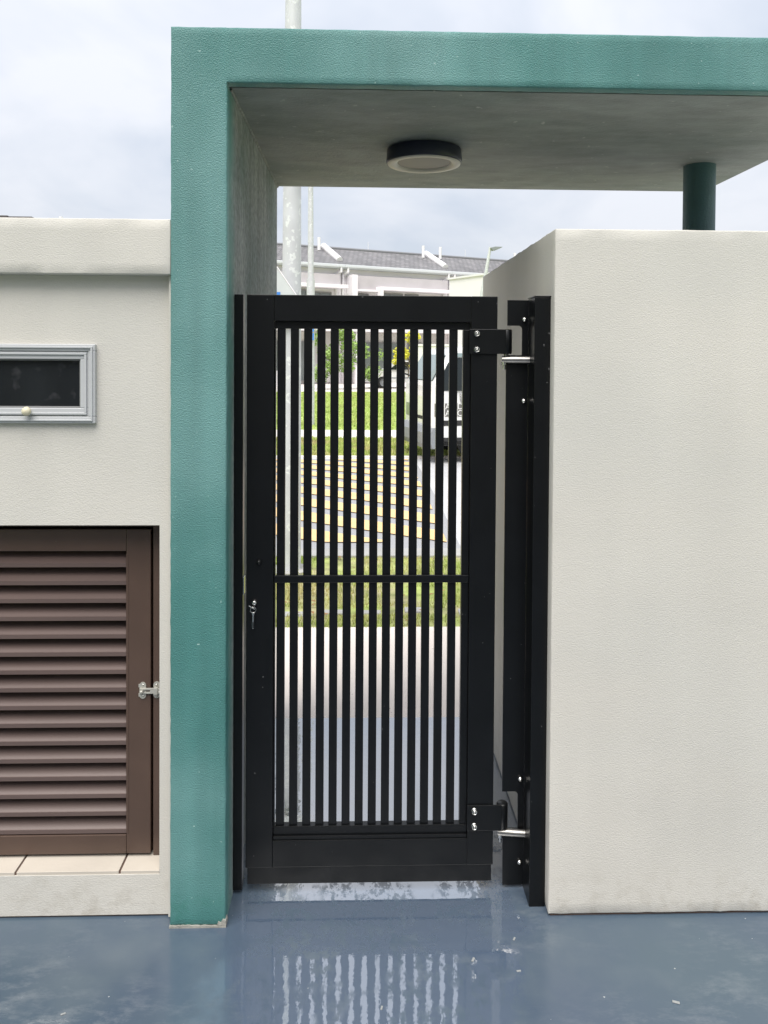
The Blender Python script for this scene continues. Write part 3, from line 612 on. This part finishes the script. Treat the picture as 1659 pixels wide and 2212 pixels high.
# hinge straps with barrels
def bolt(x, z, y, r, par):
    o = MB().lathe([(0, -0.0095), (r*.36, -0.0095), (r*.42, -0.0065), (r*.62, -0.0065), (r*.62, -0.0100), (r*.80, -0.0098), (r*.88, -0.0060), (r*.90, -0.003), (r*1.0, -0.0028), (r*1.02, 0.0)], (x, y, z), 'y', 24)
    return o.build('bolt', STEEL, par)
for hx, zt, zb, zs in ((0.3125, 1.634, 1.563, (1.6205, 1.5750)), (0.3165, 0.2555, 0.181, (0.2405, 0.1965))):
    h = gp('hinge_strap', MB().box(hx, 0.418, GY-0.006, GY-0.0005, zb, zt, 0.0015))
    MB().lathe([(0.0, zt-zb), (0.014, zt-zb), (0.0165, zt-zb-0.003), (0.0165, 0.003), (0.014, 0.0), (0.0, 0.0)], (0.4215, GY+0.0105, zb), 'z', 28).build('hinge_barrel', BLACK, h)
    for z in zs: bolt(hx+0.0215, z, GY-0.006, 0.0088, h)
# lock, keyhole knob
lk = gp('lock_cylinder', MB().lathe([(0, -0.016), (0.0042, -0.016), (0.0066, -0.0135), (0.0074, -0.009), (0.0078, 0.0)], (-0.2975, GY, 0.8495), 'y', 24), STEEL)
gp('round_stop', MB().lathe([(0, -0.010), (0.004, -0.0092), (0.0068, -0.006), (0.0075, 0.0)], (-0.2855, GY, 0.9640), 'y', 24))
# key on its ring
key = thing('key', 'small steel key on a ring hanging from the gate lock', 'key', (-0.299, GY-0.012, 0.78))
MB().torus((-0.2995, GY-0.018, 0.8315), 0.0080, 0.0009, rot=Matrix.Rotation(0.25, 3, 'Z')).build('ring', STEEL, key)
MB().tube((-0.3115, GY-0.021, 0.8445), (-0.2955, GY-0.019, 0.8340), 0.0016, n=10).build('key_in_lock', STEEL, key)
kb = MB().box(-0.3022, -0.2978, GY-0.0165, GY-0.0145, 0.777, 0.818, 0.0006).box(-0.3035, -0.2965, GY-0.0165, GY-0.0145, 0.816, 0.825, 0.001).box(-0.3030, -0.2980, GY-0.0165, GY-0.0145, 0.778, 0.797, 0.0005)
kb.build('key_blade', STEEL, key)

# left latch post
lp = thing('gate_post', 'narrow black flat latch post on the teal column', 'gate post', (-0.342, GY, 0))
MB().box(-0.3575, -0.3325, GY+0.002, GY+0.034, 0.012, GZ1, 0.001).build('flat_bar', BLACK, lp)
MB().box(-0.3323, -0.3290, GY+0.004, GY+0.03, 0.868, 0.918, 0.001).build('strike_plate', STEEL, lp)
# right hinge post
rp = thing('gate_post', 'square black hinge post with slotted plate on the cream wall', 'gate post', (0.505, 2.22, 0))
MB().box(0.486, 0.5305, 2.182, 2.268, 0.0, 1.7215, 0.0018).build('post', BLACK, rp)
MB().box(0.4845, 0.5315, 2.1805, 2.2695, 1.7218, 1.7255, 0.0012).build('post_cap', BLACK, rp)
PX0, PX1, PS = 0.4215, 0.4855, 0.4675; PYA, PYB = 2.262, 2.267
def fillet(cx, cz, r, a0, a1, n=6): return [(cx+r*math.cos(a0+(a1-a0)*i/n), cz+r*math.sin(a0+(a1-a0)*i/n)) for i in range(n+1)]
r = 0.011; up1, lo1, up2, lo2 = 1.645, 1.560, 0.286, 0.176
o_ = [(PX0+.003, 0.010), (PX1, 0.010), (PX1, 1.7185), (PX0+.003, 1.7185), (PX0+.003, up1)]
o_ += fillet(PS-r, up1-r, r, math.pi/2, 0); o_ += [(PS, lo1), (PX0, lo1), (PX0, up2)]
o_ += fillet(PS-r, up2-r, r, math.pi/2, 0); o_ += [(PS, lo2), (PX0+.002, lo2)]
MB().prism(o_, 'y', PYA, PYB).build('slotted_plate', BLACK, rp)
for z in (1.663, 1.428, 0.325, 0.080):
    MB().lathe([(0, -0.0115), (0.0035, -0.0112), (0.0042, -0.008), (0.0062, -0.0078), (0.0064, -0.004), (0.0045, 0.0)], (0.4735, PYA, z), 'y', 14).build('plate_screw', STEEL, rp)
for z in (1.5475, 0.1715):
    a = MB().tube((0.409, 2.258, z-0.001), (0.4868, 2.247, z-0.001), 0.0105, n=20).tube((0.447, 2.2526, z-0.001), (0.4500, 2.2522, z-0.001), 0.0112, n=20); a.tube((0.4215, GY+0.0105, z), (0.4215, GY+0.0105, z+0.016), 0.007, n=16)
    a = a.build('hinge_pin', PIN, rp)
    MB().tube((0.4155, 2.256, z-0.016), (0.4155, 2.256, z-0.007), 0.0085, n=6).tube((0.4155, 2.256, z-0.029), (0.4155, 2.256, z-0.016), 0.0045, n=12).build('pin_nut', STEEL, a)

# tiny pale flecks lying on the floor
for i, (x, y, s) in enumerate(((-0.86, 1.86, .006), (-0.69, 1.845, .004), (-0.84, 1.77, .004), (-0.44, 1.70, .004), (0.06, 1.845, .004), (0.30, 1.99, .005), (0.41, 1.95, .004), (0.77, 1.845, .006), (0.66, 1.74, .005), (0.715, 1.62, .005), (0.67, 1.68, .0025), (-0.62, 1.62, .004), (0.42, 2.06, .004))):
    a = random.uniform(0, 6.28)
    m_ = MB().box(-s*1.4, s*1.4, -s*.6, s*.6, 0.0004, 0.0022, 0.0006)
    o = m_.build('paint_fleck', FLECK); o.location = (x, y, 0); o.rotation_euler[2] = a
    tag(o, 'tiny pale fleck lying on the blue grey floor', 'fleck', 'pale flecks scattered on the floor')

# ------------------------------------------------------------------ poles and signs in the street
p1 = thing('lamp_post', 'thick galvanised post standing in the near grass verge', 'lamp post', (-0.503, 5.77, -0.02))
MB().tube((-0.506, 5.77, -0.03), (-0.490, 5.77, 7.5), 0.080, 0.040, n=32, rings=8).build('shaft', GALV, p1)
hp = [(-0.045, 0.66), (-0.045, 1.06)]
hatch = MB()
for i in range(13):
    a0 = -0.62+0.56*i/13; a1 = -0.62+0.56*(i+1)/13
    def q(a, z): return (-0.5045+0.0795*math.sin(a+0.95), 5.77-0.0795*math.cos(a+0.95), z)
    hatch.add([q(a0, 0.60), q(a1, 0.60), q(a1, 1.02), q(a0, 1.02)], [(0, 1, 2, 3)], True)
hatch.build('access_hatch', GALV, p1)
MB().prism(fillet(-0.505, 5.77, 0.15, 0, 2*math.pi, 24)[:-1], 'z', -0.03, 0.0).build('base_plate', CONC, p1)
ts = thing('road_sign', 'grey back of a triangular road sign on the thick post', 'road sign', (-0.60, 5.66, 1.78))
def tri(cx, cz, hb, ht, r_):
    P0 = [(cx-hb, cz), (cx+hb, cz), (cx, cz+ht)]; res = []
    for i in range(3):
        p, a, c = Vector(P0[i]), Vector(P0[i-1]), Vector(P0[(i+1) % 3]); da, dc = (a-p).normalized(), (c-p).normalized()
        for t_ in range(5):
            s_ = t_/4; u = (1-s_)**2; w_ = 2*s_*(1-s_); x_ = s_**2; pt = (p+da*r_)*u+p*w_+(p+dc*r_)*x_; res.append((pt.x, pt.y))
    return res
MB().prism(tri(-0.615, 1.785, 0.30, 0.435, 0.04), 'y', 5.655, 5.658).build('sign_plate', SIGNBACK, ts)
tr = tri(-0.615, 1.785, 0.30, 0.435, 0.04); rim = MB()
for a, c in zip(tr, tr[1:]+tr[:1]): rim.tube((a[0], 5.6565, a[1]), (c[0], 5.6565, c[1]), 0.005, n=8, caps=False)
rim.build('rim', PVC, ts)
MB().box(-0.60, -0.5715, 5.650, 5.6535, 1.955, 2.015).build('sticker', BLUE, ts)
MB().box(-0.60, -0.42, 5.659, 5.685, 1.86, 1.89, .003).build('bracket', SIGNBACK, ts)
p2 = thing('lamp_post', 'slim pale post with blue stickers beside the footpath', 'lamp post', (-1.11, 17.7, 0))
MB().tube((-1.112, 17.7, 0.0), (-1.114, 17.7, 3.30), 0.098, 0.090, n=24).build('base_sleeve', GALV, p2)
MB().tube((-1.114, 17.7, 3.3), (-1.135, 17.7, 8.5), 0.066, 0.04, n=24).build('shaft', GALV, p2)
for z0, z1 in ((1.93, 2.09), (2.12, 2.22)): MB().box(-1.135, -1.03, 17.592, 17.61, z0, z1, .002).build('sticker', BLUE, p2)
sl3 = thing('street_lamp', 'leaning street lamp with flat head above the gate top', 'street lamp', (3.95, 30, 0))
MB().tube((3.95, 30, 0), (4.95, 30, 5.80), 0.09, 0.055, n=16).build('pole', GALV, sl3)
MB().prism([(4.93, 5.76), (5.02, 5.66), (5.14, 5.68), (5.40, 5.80), (5.12, 5.81)], 'y', 29.85, 30.1, .01).build('lamp_head', GREYPLASTIC, sl3)

# ------------------------------------------------------------------ terrace houses behind the lawn
ANG = R(25); UW = 7.38; O0 = Vector((-0.93, 46.55, 0))
def hloc(u): return (O0.x+u*math.cos(ANG), O0.y+u*math.sin(ANG), 0)
def roof_part(name, u0, u1, par):
    v0, v1, z0, z1 = 0.02, 3.35, 7.02, 8.42
    mb = MB().add([(u0, v0, z0), (u1, v0, z0), (u1, v1, z1), (u0, v1, z1), (u0, 2*v1, z0), (u1, 2*v1, z0)], [(0, 1, 2, 3), (3, 2, 5, 4)])
    o = mb.build(name, ROOF, par, world=False); uvl = o.data.uv_layers.new(name='UV'); ln = math.hypot(v1-v0, z1-z0)
    for lp_ in o.data.loops:
        c = o.data.vertices[lp_.vertex_index].co; t_ = (c.z-z0)/(z1-z0)*ln; uvl.data[lp_.index].uv = (c.x, t_)
    return o
def house(u, label, kind):
    h = thing('terrace_house', label, 'house', hloc(u), ANG, 'terrace houses behind the lawn')
    B = lambda n, m, par=h, *bx: None
    def part(name, m, boxes, par=None, bev=0.0):
        mb = MB()
        for bx in boxes: mb.box(*bx, bev)
        return mb.build(name, m, par or h, world=False)
    part('wall', WHITE, [(0.02, UW-0.02, 0.45, 6.3, 0, 6.98)])
    rf = roof_part('roof', 0.0, UW, h)
    MB().tube((0, 3.35, 8.44), (UW, 3.35, 8.44), 0.10, n=10).build('ridge_cap', mat('ridge_grey', (0.19, 0.19, 0.205), 0.6) if 'ridge_grey' not in MATS else MATS['ridge_grey'], rf, world=False)
    MB().box(0, UW, -0.10, 0.06, 6.86, 7.03, 0.03).box(0, UW, 0.02, 0.44, 6.80, 6.90).build('gutter', GUTTER, h, world=False)
    # firewall coping lying on the roof at the party line
    sl_ = (8.42-7.02)/(3.35-0.02)
    a0, a1 = Vector((0.0, 0.75, 7.02+0.73*sl_+0.05)), Vector((0.0, 3.30, 8.42+0.10))
    d_ = (a1-a0).normalized(); MB().tube(a0, a1, 0.20, 0.21, n=12).build('party_coping', PVC, rf, world=False)
    for uu, vv in ((-0.55, 2.7), (0.75, 2.7)) if kind != 1 else ((-0.55, 2.7),):
        zz = 7.02+(vv-0.02)*sl_; MB().tube((uu+0.0, vv, zz), (uu, vv, zz+0.8), 0.10, n=12).build('vent_pipe', PVC, rf, world=False)
    MB().tube((3.1, 3.3, 8.4), (3.1, 3.3, 9.0), 0.015, n=6).build('lightning_rod', PVC, rf, world=False)
    for s_ in (-1, 1):                                           # paired downpipes stepping in at the party line
        if s_ < 0 and kind == 0: pass
        x = s_*0.22; dp = MB().tube((x, 0.0, 6.9), (x, 0.0, 6.58), 0.07, n=10).tube((x, 0.0, 6.60), (x-0.16, 0.36, 6.50), 0.07, n=10).tube((x-0.16, 0.36, 6.52), (x-0.16, 0.36, 3.3), 0.07, n=10)
        dp.build('downpipe', PVC, h, world=False)
    # projecting upper storey band, canopy box and windows
    part('party_fin', WHITE, [(0.28, 0.62, -0.50, 0.449, 3.3, 6.42)])
    part('mauve_band', MAUVE, [(0.625, UW-0.35, -0.12, 0.448, 5.60, 6.42)])
    part('window_canopy', WHITE, [(2.0, UW-0.1, -0.75, -0.122, 5.58, 5.78), (2.0, 2.2, -0.75, -0.122, 3.6, 5.579), (0.63, 1.99, -0.40, -0.122, 5.48, 5.60)])
    for i, (x0, x1, z0, z1) in enumerate(((2.5, 4.1, 3.9, 5.50), (4.25, 5.2, 3.9, 5.50), (5.35, 6.7, 4.2, 5.4), (0.85, 1.75, 4.3, 5.40))):
        f = MB(); frame(f, x0, x1, z0, z1, 0.08, 0.36, 0.47, 0); f.box((x0+x1)/2-.03, (x0+x1)/2+.03, 0.37, 0.46, z0+.08, z1-.08)
        f = f.build('window', FRAME, h, world=False)
        part('pane', HGLASS, [(x0+.07, x1-.07, 0.42, 0.455, z0+.07, z1-.07)], f)
    # ground floor: porch slab, posts, sliding doors
    part('porch_roof', WHITE, [(0.0, UW, -1.3, 0.44, 3.06, 3.32)])
    part('grey_infill', GREYWALL, [(0.7, UW-0.4, 0.30, 0.448, 0.1, 3.05)])
    for x in (0.35, UW-0.35): part('porch_post', WHITE if x < 1 else MAUVE, [(x-.15, x+.15, -1.2, -0.9, 0, 3.059)])
    for x0, x1 in ((1.2, 3.9), (4.4, 5.4)):
        f = MB(); frame(f, x0, x1, 0.15, 2.5, 0.08, 0.20, 0.31, 0); f = f.build('door', FRAME, h, world=False)
        part('pane', HGLASS, [(x0+.07, x1-.07, 0.26, 0.295, 0.22, 2.43)], f)
    part('garden_wall', WHITE, [(0.05, 2.9, -3.8, -3.65, 0, 0.85)])
    return h
for u, lab, kd in ((-3*UW, 'leftmost terrace house, mostly hidden by the teal column', 1), (-2*UW, 'white terrace house behind the teal column edge', 1), (-UW, 'white terrace house behind the two posts, left of first roof coping', 0), (0, 'white terrace house between the two white roof copings', 1), (UW, 'white terrace house right of the second roof coping', 2), (2*UW, 'rightmost terrace house whose roof meets the cream wall', 0)):
    house(u, lab, kd)

# nearer flat white side wall at right
ww = thing('garden_wall', 'tall plain white wall in front of the right terrace house', 'wall', (4.05, 35.76, 0))
wv = Vector((5.27-4.05, 33.78-35.76, 0)).normalized(); wn = Vector((-wv.y, wv.x, 0))
def ww_box(u0, u1, n0, n1, z0, z1):
    P0 = Vector((4.05, 35.76, 0)); vs_ = []
    for z in (z0, z1):
        for u, n_ in ((u0, n0), (u1, n0), (u1, n1), (u0, n1)): p = P0+wv*u+wn*n_; vs_.append((p.x, p.y, z))
    return MB().add(vs_, [(0, 3, 2, 1), (4, 5, 6, 7), (0, 1, 5, 4), (1, 2, 6, 5), (2, 3, 7, 6), (3, 0, 4, 7)])
ww_box(0, 9, 0, 4, 0, 5.12).build('wall_body', WHITE, ww); ww_box(-0.06, 9, -0.06, 4, 5.121, 5.2).build('capping', PVC, ww)

gw = tag(MB().box(2.42, 6.5, 33.0, 33.2, 0, 2.05).box(2.38, 6.5, 32.97, 33.23, 2.051, 2.14).build('garden_wall', WHITE), 'low white garden wall behind the parked van', 'wall')

# neighbour roof over the left wall
nb = thing('neighbour_house', 'dark flat roof edge showing above the left cream wall', 'house', (-7, 10.5, 0))
MB().box(-12, -3.85, 9.2, 14, 0, 3.02).build('wall', WHITE, nb)
MB().box(-12.2, -3.97, 9.0, 14.2, 3.022, 3.125, .004).build('roof_edge', mat('dark_fascia', (0.07, 0.06, 0.065), 0.6), nb)
MB().box(-3.967, -3.70, 9.0, 14.2, 3.022, 3.115, .004).build('roof_edge', MATS['dark_fascia'], nb)

# ------------------------------------------------------------------ trees
def leaves_mesh(centres, spread, n, size):
    v = []; f = []
    per = n//len(centres)
    for (cx, cy, cz, r_) in centres:
        for _ in range(per):
            d = Vector(rng.normal(size=3)); d.normalize(); rr = r_*(rng.uniform(0.25, 1)**0.6)
            p = Vector((cx, cy, cz))+Vector((d.x*rr, d.y*rr, d.z*rr*0.8)); s = size*rng.uniform(.6, 1.4)
            a = Vector(rng.normal(size=3)).normalized(); b_ = a.orthogonal().normalized()
            i0 = len(v); v += [p-a*s, p+b_*s*.45, p+a*s, p-b_*s*.45]; f.append((i0, i0+1, i0+2, i0+3))
    return v, f
def tree(name, label, x, y, h, cr, n, m, size, trunk=0.04, low=0.35):
    t_ = thing(name, label, 'tree', (x, y, 0))
    tk = MB(); cs = []
    tk.tube((x, y, 0), (x+.05, y, h*0.5), trunk, trunk*.7, 10)
    for i in range(11):
        a = i*2.4; rr = cr*random.uniform(.25, .85); z = h*(low+(0.93-low)*random.random()); c = (x+math.cos(a)*rr, y+math.sin(a)*rr, z)
        tk.tube((x+.03, y, h*0.32+random.uniform(0, h*.2)), c, trunk*.4, trunk*.12, 6, False); cs.append((*c, cr*random.uniform(.3, .5)))
    tk.build('trunk', BARK, t_)
    v, f = leaves_mesh(cs, cr, n, size); MB().add(v, f).build('crown', m, t_)
    return t_
tree('garden_tree', 'bushy green tree before the terrace houses, left in the gate bars', -1.35, 38.2, 3.1, 1.15, 2600, LEAF, 0.075, low=0.22)
tree('garden_tree', 'loose green shrub in front of the terrace porch, mid gate', 0.2, 39.0, 2.5, 0.95, 1300, LEAF, 0.07, low=0.25)
tree('yellow_tree', 'small tree with yellow leaves behind the white car', 2.35, 38.5, 3.0, 0.75, 1500, LEAFY, 0.075, low=0.4)

# ------------------------------------------------------------------ vehicles
def text_mesh(s, size, par, m, mtx, name='lettering', ext=0.001):
    cu = bpy.data.curves.new(name, 'FONT'); cu.body = s; cu.size = size; cu.extrude = ext; cu.align_x = 'CENTER'; cu.align_y = 'CENTER'
    o = bpy.data.objects.new(name, cu); C.objects.link(o)
    me = bpy.data.meshes.new_from_object(o.evaluated_get(bpy.context.evaluated_depsgraph_get())); bpy.data.objects.remove(o)
    me.materials.clear(); me.materials.append(m); me.transform(mtx); q = bpy.data.objects.new(name, me); C.objects.link(q); q.parent = par; return q
def wheel(par, x, y, r_, w):
    t_ = MB().lathe([(r_*.62, -w/2), (r_*.9, -w/2), (r_, -w/2+.03), (r_, w/2-.03), (r_*.9, w/2), (r_*.62, w/2)], (x, y, r_), 'y', 32).build('wheel', RUBBER, par, world=False)
    MB().lathe([(0, -w/2+.03), (r_*.2, -w/2+.02), (r_*.35, -w/2+.05), (r_*.6, -w/2+.03), (r_*.63, -w/2)], (x, y, r_), 'y', 24).build('rim', GREYPLASTIC, t_, world=False)
    return t_
# van: local x from nose to tail, y away from the near side, z up
van = thing('van', 'white van parked on the road with boxed lettering on its side', 'van', (1.07, 11.55, -0.012), R(11))
VWD = 1.62
side = [(0.03, 0.36), (0.0, 0.50), (-0.01, 0.72), (-0.01, 0.98), (0.0, 1.14), (0.02, 1.20), (0.27, 1.63), (0.38, 1.705), (0.62, 1.75), (3.6, 1.77), (3.7, 1.70), (3.72, 0.6), (3.70, 0.36), (3.1, 0.36)]
def arch(cx, r_): return [(cx+r_*math.cos(math.pi*i/8), 0.36+max(0, r_*math.sin(math.pi*i/8))-0.0) for i in range(9)]
side += arch(2.75, 0.36)+arch(0.76, 0.36)
bm = bmesh.new(); n = len(side); rows = []
for y, ins in ((0.0, 0.05), (0.05, 0.0), (VWD-.05, 0.0), (VWD, 0.05)):
    row = []
    for (x, z) in side:
        tum = 0.0
        yy = y
        if z > 1.15: yy = y+(0.10*(z-1.15)/0.62 if y < VWD/2 else -0.10*(z-1.15)/0.62)
        nose = 0.0
        if ins and x < 0.6: nose = ins
        row.append(bm.verts.new((x+nose, yy, z-(ins*.5 if z > 1.5 else 0))))
    rows.append(row)
for a_, b_ in zip(rows[:-1], rows[1:]):
    for i in range(n): bm.faces.new((a_[i], a_[(i+1) % n], b_[(i+1) % n], b_[i]))
bm.faces.new(rows[0]); bm.faces.new(rows[-1][::-1]); bmesh.ops.recalc_face_normals(bm, faces=list(bm.faces)); bmesh.ops.triangulate(bm, faces=[f for f in bm.faces if len(f.verts) > 4])
MB()._bm(bm).build('body', VANWHITE, van, world=False)
# windscreen set a little proud of the raked front
ws = MB().add([(0.032, 0.11, 1.22), (0.032, VWD-.11, 1.22), (0.257, VWD-.18, 1.607), (0.257, 0.18, 1.607)], [(0, 1, 2, 3)])
o = ws; ws.v = [(p[0]-0.012, p[1], p[2]+0.011) for p in ws.v]; ws.add([(p[0]+.01, p[1], p[2]-.009) for p in ws.v], [(0, 1, 2, 3)]); ws.build('windscreen', VGLASS, van, world=False)
def sw(z): return -0.006+0.10*(z-1.15)/0.62 if z > 1.15 else -0.006
def side_poly(name, pts_, m, par=van, off=0.0):
    vs1 = [(x, sw(z)-off, z) for x, z in pts_]; vs2 = [(x, sw(z)+0.02, z) for x, z in pts_]; n_ = len(pts_)
    return MB().add(vs1+vs2, [tuple(range(n_)), tuple(range(2*n_-1, n_-1, -1))]+[(i, (i+1) % n_, (i+1) % n_+n_, i+n_) for i in range(n_)]).build(name, m, par, world=False)
side_poly('side_window', [(0.15, 1.08), (0.125, 1.20), (0.17, 1.34), (0.25, 1.49), (0.34, 1.565), (1.02, 1.59), (1.02, 1.07)], VGLASSD)
side_poly('side_window', [(1.12, 1.09), (1.12, 1.61), (2.2, 1.61), (2.2, 1.09)], VGLASSD)
side_poly('rain_visor', [(0.30, 1.575), (0.36, 1.635), (1.02, 1.655), (1.02, 1.60), (0.42, 1.58)], VGLASS, off=.006)
side_poly('rub_strip', [(0.16, 0.56), (0.16, 0.64), (0.47, 0.64), (0.47, 0.56)], RUBBER)
side_poly('side_step', [(0.10, 0.33), (0.10, 0.385), (0.46, 0.385), (0.46, 0.33)], RUBBER, off=.02)
for z in (0.30, 0.27): side_poly('step_bar', [(0.12, z), (0.12, z+.014), (0.46, z+.014), (0.46, z)], RUBBER, off=.01)
side_poly('door_seam', [(0.115, 0.42), (0.135, 1.05), (0.143, 1.05), (0.123, 0.42)], LETTER)
bp = MB(); bpts = [(-0.09, 0.22), (-0.13, 0.3), (-0.13, 0.46), (-0.08, 0.53), (0.05, 0.53), (0.05, 0.24)]
for y0, y1, dx0, dx1 in ((-0.02, 0.14, 0.10, 0.0), (0.14, VWD-.14, 0, 0), (VWD-.14, VWD+.05, 0, 0.09)):
    n_ = len(bpts); bp.add([(x+dx0, y0, z) for x, z in bpts]+[(x+dx1, y1, z) for x, z in bpts], [tuple(range(n_)), tuple(range(2*n_-1, n_-1, -1))]+[(i, (i+1) % n_, (i+1) % n_+n_, i+n_) for i in range(n_)])
bp.build('bumper', GREYPLASTIC, van, world=False)
for y0, y1 in ((0.10, 0.42), (VWD-.42, VWD-.10)): MB().box(-0.012, 0.03, y0, y1, 0.62, 0.84, 0.01).build('headlight', HGLASS, van, world=False)
MB().box(-0.008, 0.03, 0.48, VWD-.48, 0.62, 0.70, 0.005).build('grille', RUBBER, van, world=False)
for y0, z0 in ((0.25, 1.17), (0.75, 1.17)): MB().tube((0.10, y0, z0), (0.16, y0+0.42, z0+0.06), 0.012, n=6).build('wiper', RUBBER, van, world=False)
for y, s_ in ((-0.12, -1), (VWD+.16, 1)):
    mr_ = MB().tube((0.22, VWD/2+s_*(VWD/2-.08), 1.22), (0.02, y, 1.30), 0.014, n=8).build('mirror', RUBBER, van, world=False)
    if s_ > 0: MB().lathe([(0, -.05), (.06, -.045), (.11, -.02), (.115, 0.0), (.10, .03), (0, .04)], (-0.02, y, 1.25), 'x', 20).build('mirror_head', GREYPLASTIC, mr_, world=False)
    else: MB().box(0.03, 0.10, y-.05, y+.05, 1.5, 1.66, .01).build('mirror_head', RUBBER, mr_, world=False)
for x in (0.76, 2.75): wheel(van, x, 0.12, 0.33, 0.2); wheel(van, x, VWD-.12, 0.33, 0.2)
# boxed white letters on grey panels on the near door
RX = Matrix.Rotation(math.pi/2, 4, 'X')
for row, z in ((['E', 'A', 'S', 'D'], 0.845), (['L', 'A', '5', 'O'], 0.745)):
    for ch, x in zip(row, (0.075, 0.235, 0.315, 0.43)):
        pn = side_poly('letter_panel', [(x-.042, z-.048), (x-.042, z+.048), (x+.042, z+.048), (x+.042, z-.048)], LETTER)
        text_mesh(ch, 0.125, van, VANWHITE, Matrix.Translation((x, -0.0085, z)) @ RX)
for i, s_ in enumerate(('BDM', 'BTM', 'REG', '620')):
    text_mesh(s_, 0.062, van, LETTER, Matrix.Translation((0.475, -0.0085, 1.015-i*0.042)) @ RX)
# white car farther back
car = thing('car', 'white car parked before the terrace porch, half hidden', 'car', (0.45, 39.6, 0.0), R(8))
prof = [(0, .30), (0, .62), (.12, .78), (.85, .92), (1.5, 1.38), (2.6, 1.42), (3.4, 1.05), (3.85, .98), (3.95, .6), (3.9, .30), (3.45, .30)]+[(3.1+.34*math.cos(math.pi*i/8), .30+.34*math.sin(math.pi*i/8)) for i in range(9)]+[(.75+.34*math.cos(math.pi*i/8), .30+.34*math.sin(math.pi*i/8)) for i in range(9)]
cb = MB(); n = len(prof); rows = [[(x, y+(0.16*(z-.92)/.5*(1 if y < .8 else -1) if z > .92 else 0), z) for x, z in prof] for y in (0.0, 1.6)]
bm = bmesh.new(); A = [bm.verts.new(p) for p in rows[0]]; B_ = [bm.verts.new(p) for p in rows[1]]
for i in range(n): bm.faces.new((A[i], A[(i+1) % n], B_[(i+1) % n], B_[i]))
bm.faces.new(A); bm.faces.new(B_[::-1]); bmesh.ops.recalc_face_normals(bm, faces=list(bm.faces)); bmesh.ops.triangulate(bm, faces=[f for f in bm.faces if len(f.verts) > 4])
cb._bm(bm).build('body', VANWHITE, car, world=False)
MB().add([(1.05, .015, .96), (1.52, .135, 1.33), (2.05, .14, 1.35), (2.05, .01, .96)], [(0, 1, 2, 3)]).add([(2.12, .01, .96), (2.12, .14, 1.35), (2.55, .14, 1.35), (3.1, .03, 1.02)], [(0, 1, 2, 3)]).build('side_window', VGLASSD, car, world=False)
for v_ in car.children[-1].data.vertices: v_.co.y -= 0.012
for x in (.75, 3.1): wheel(car, x, 0.1, 0.30, 0.18); wheel(car, x, 1.5, 0.30, 0.18)
MB().box(0.9, 3.9, -.006, .01, .52, .56).build('side_moulding', GREYPLASTIC, car, world=False)
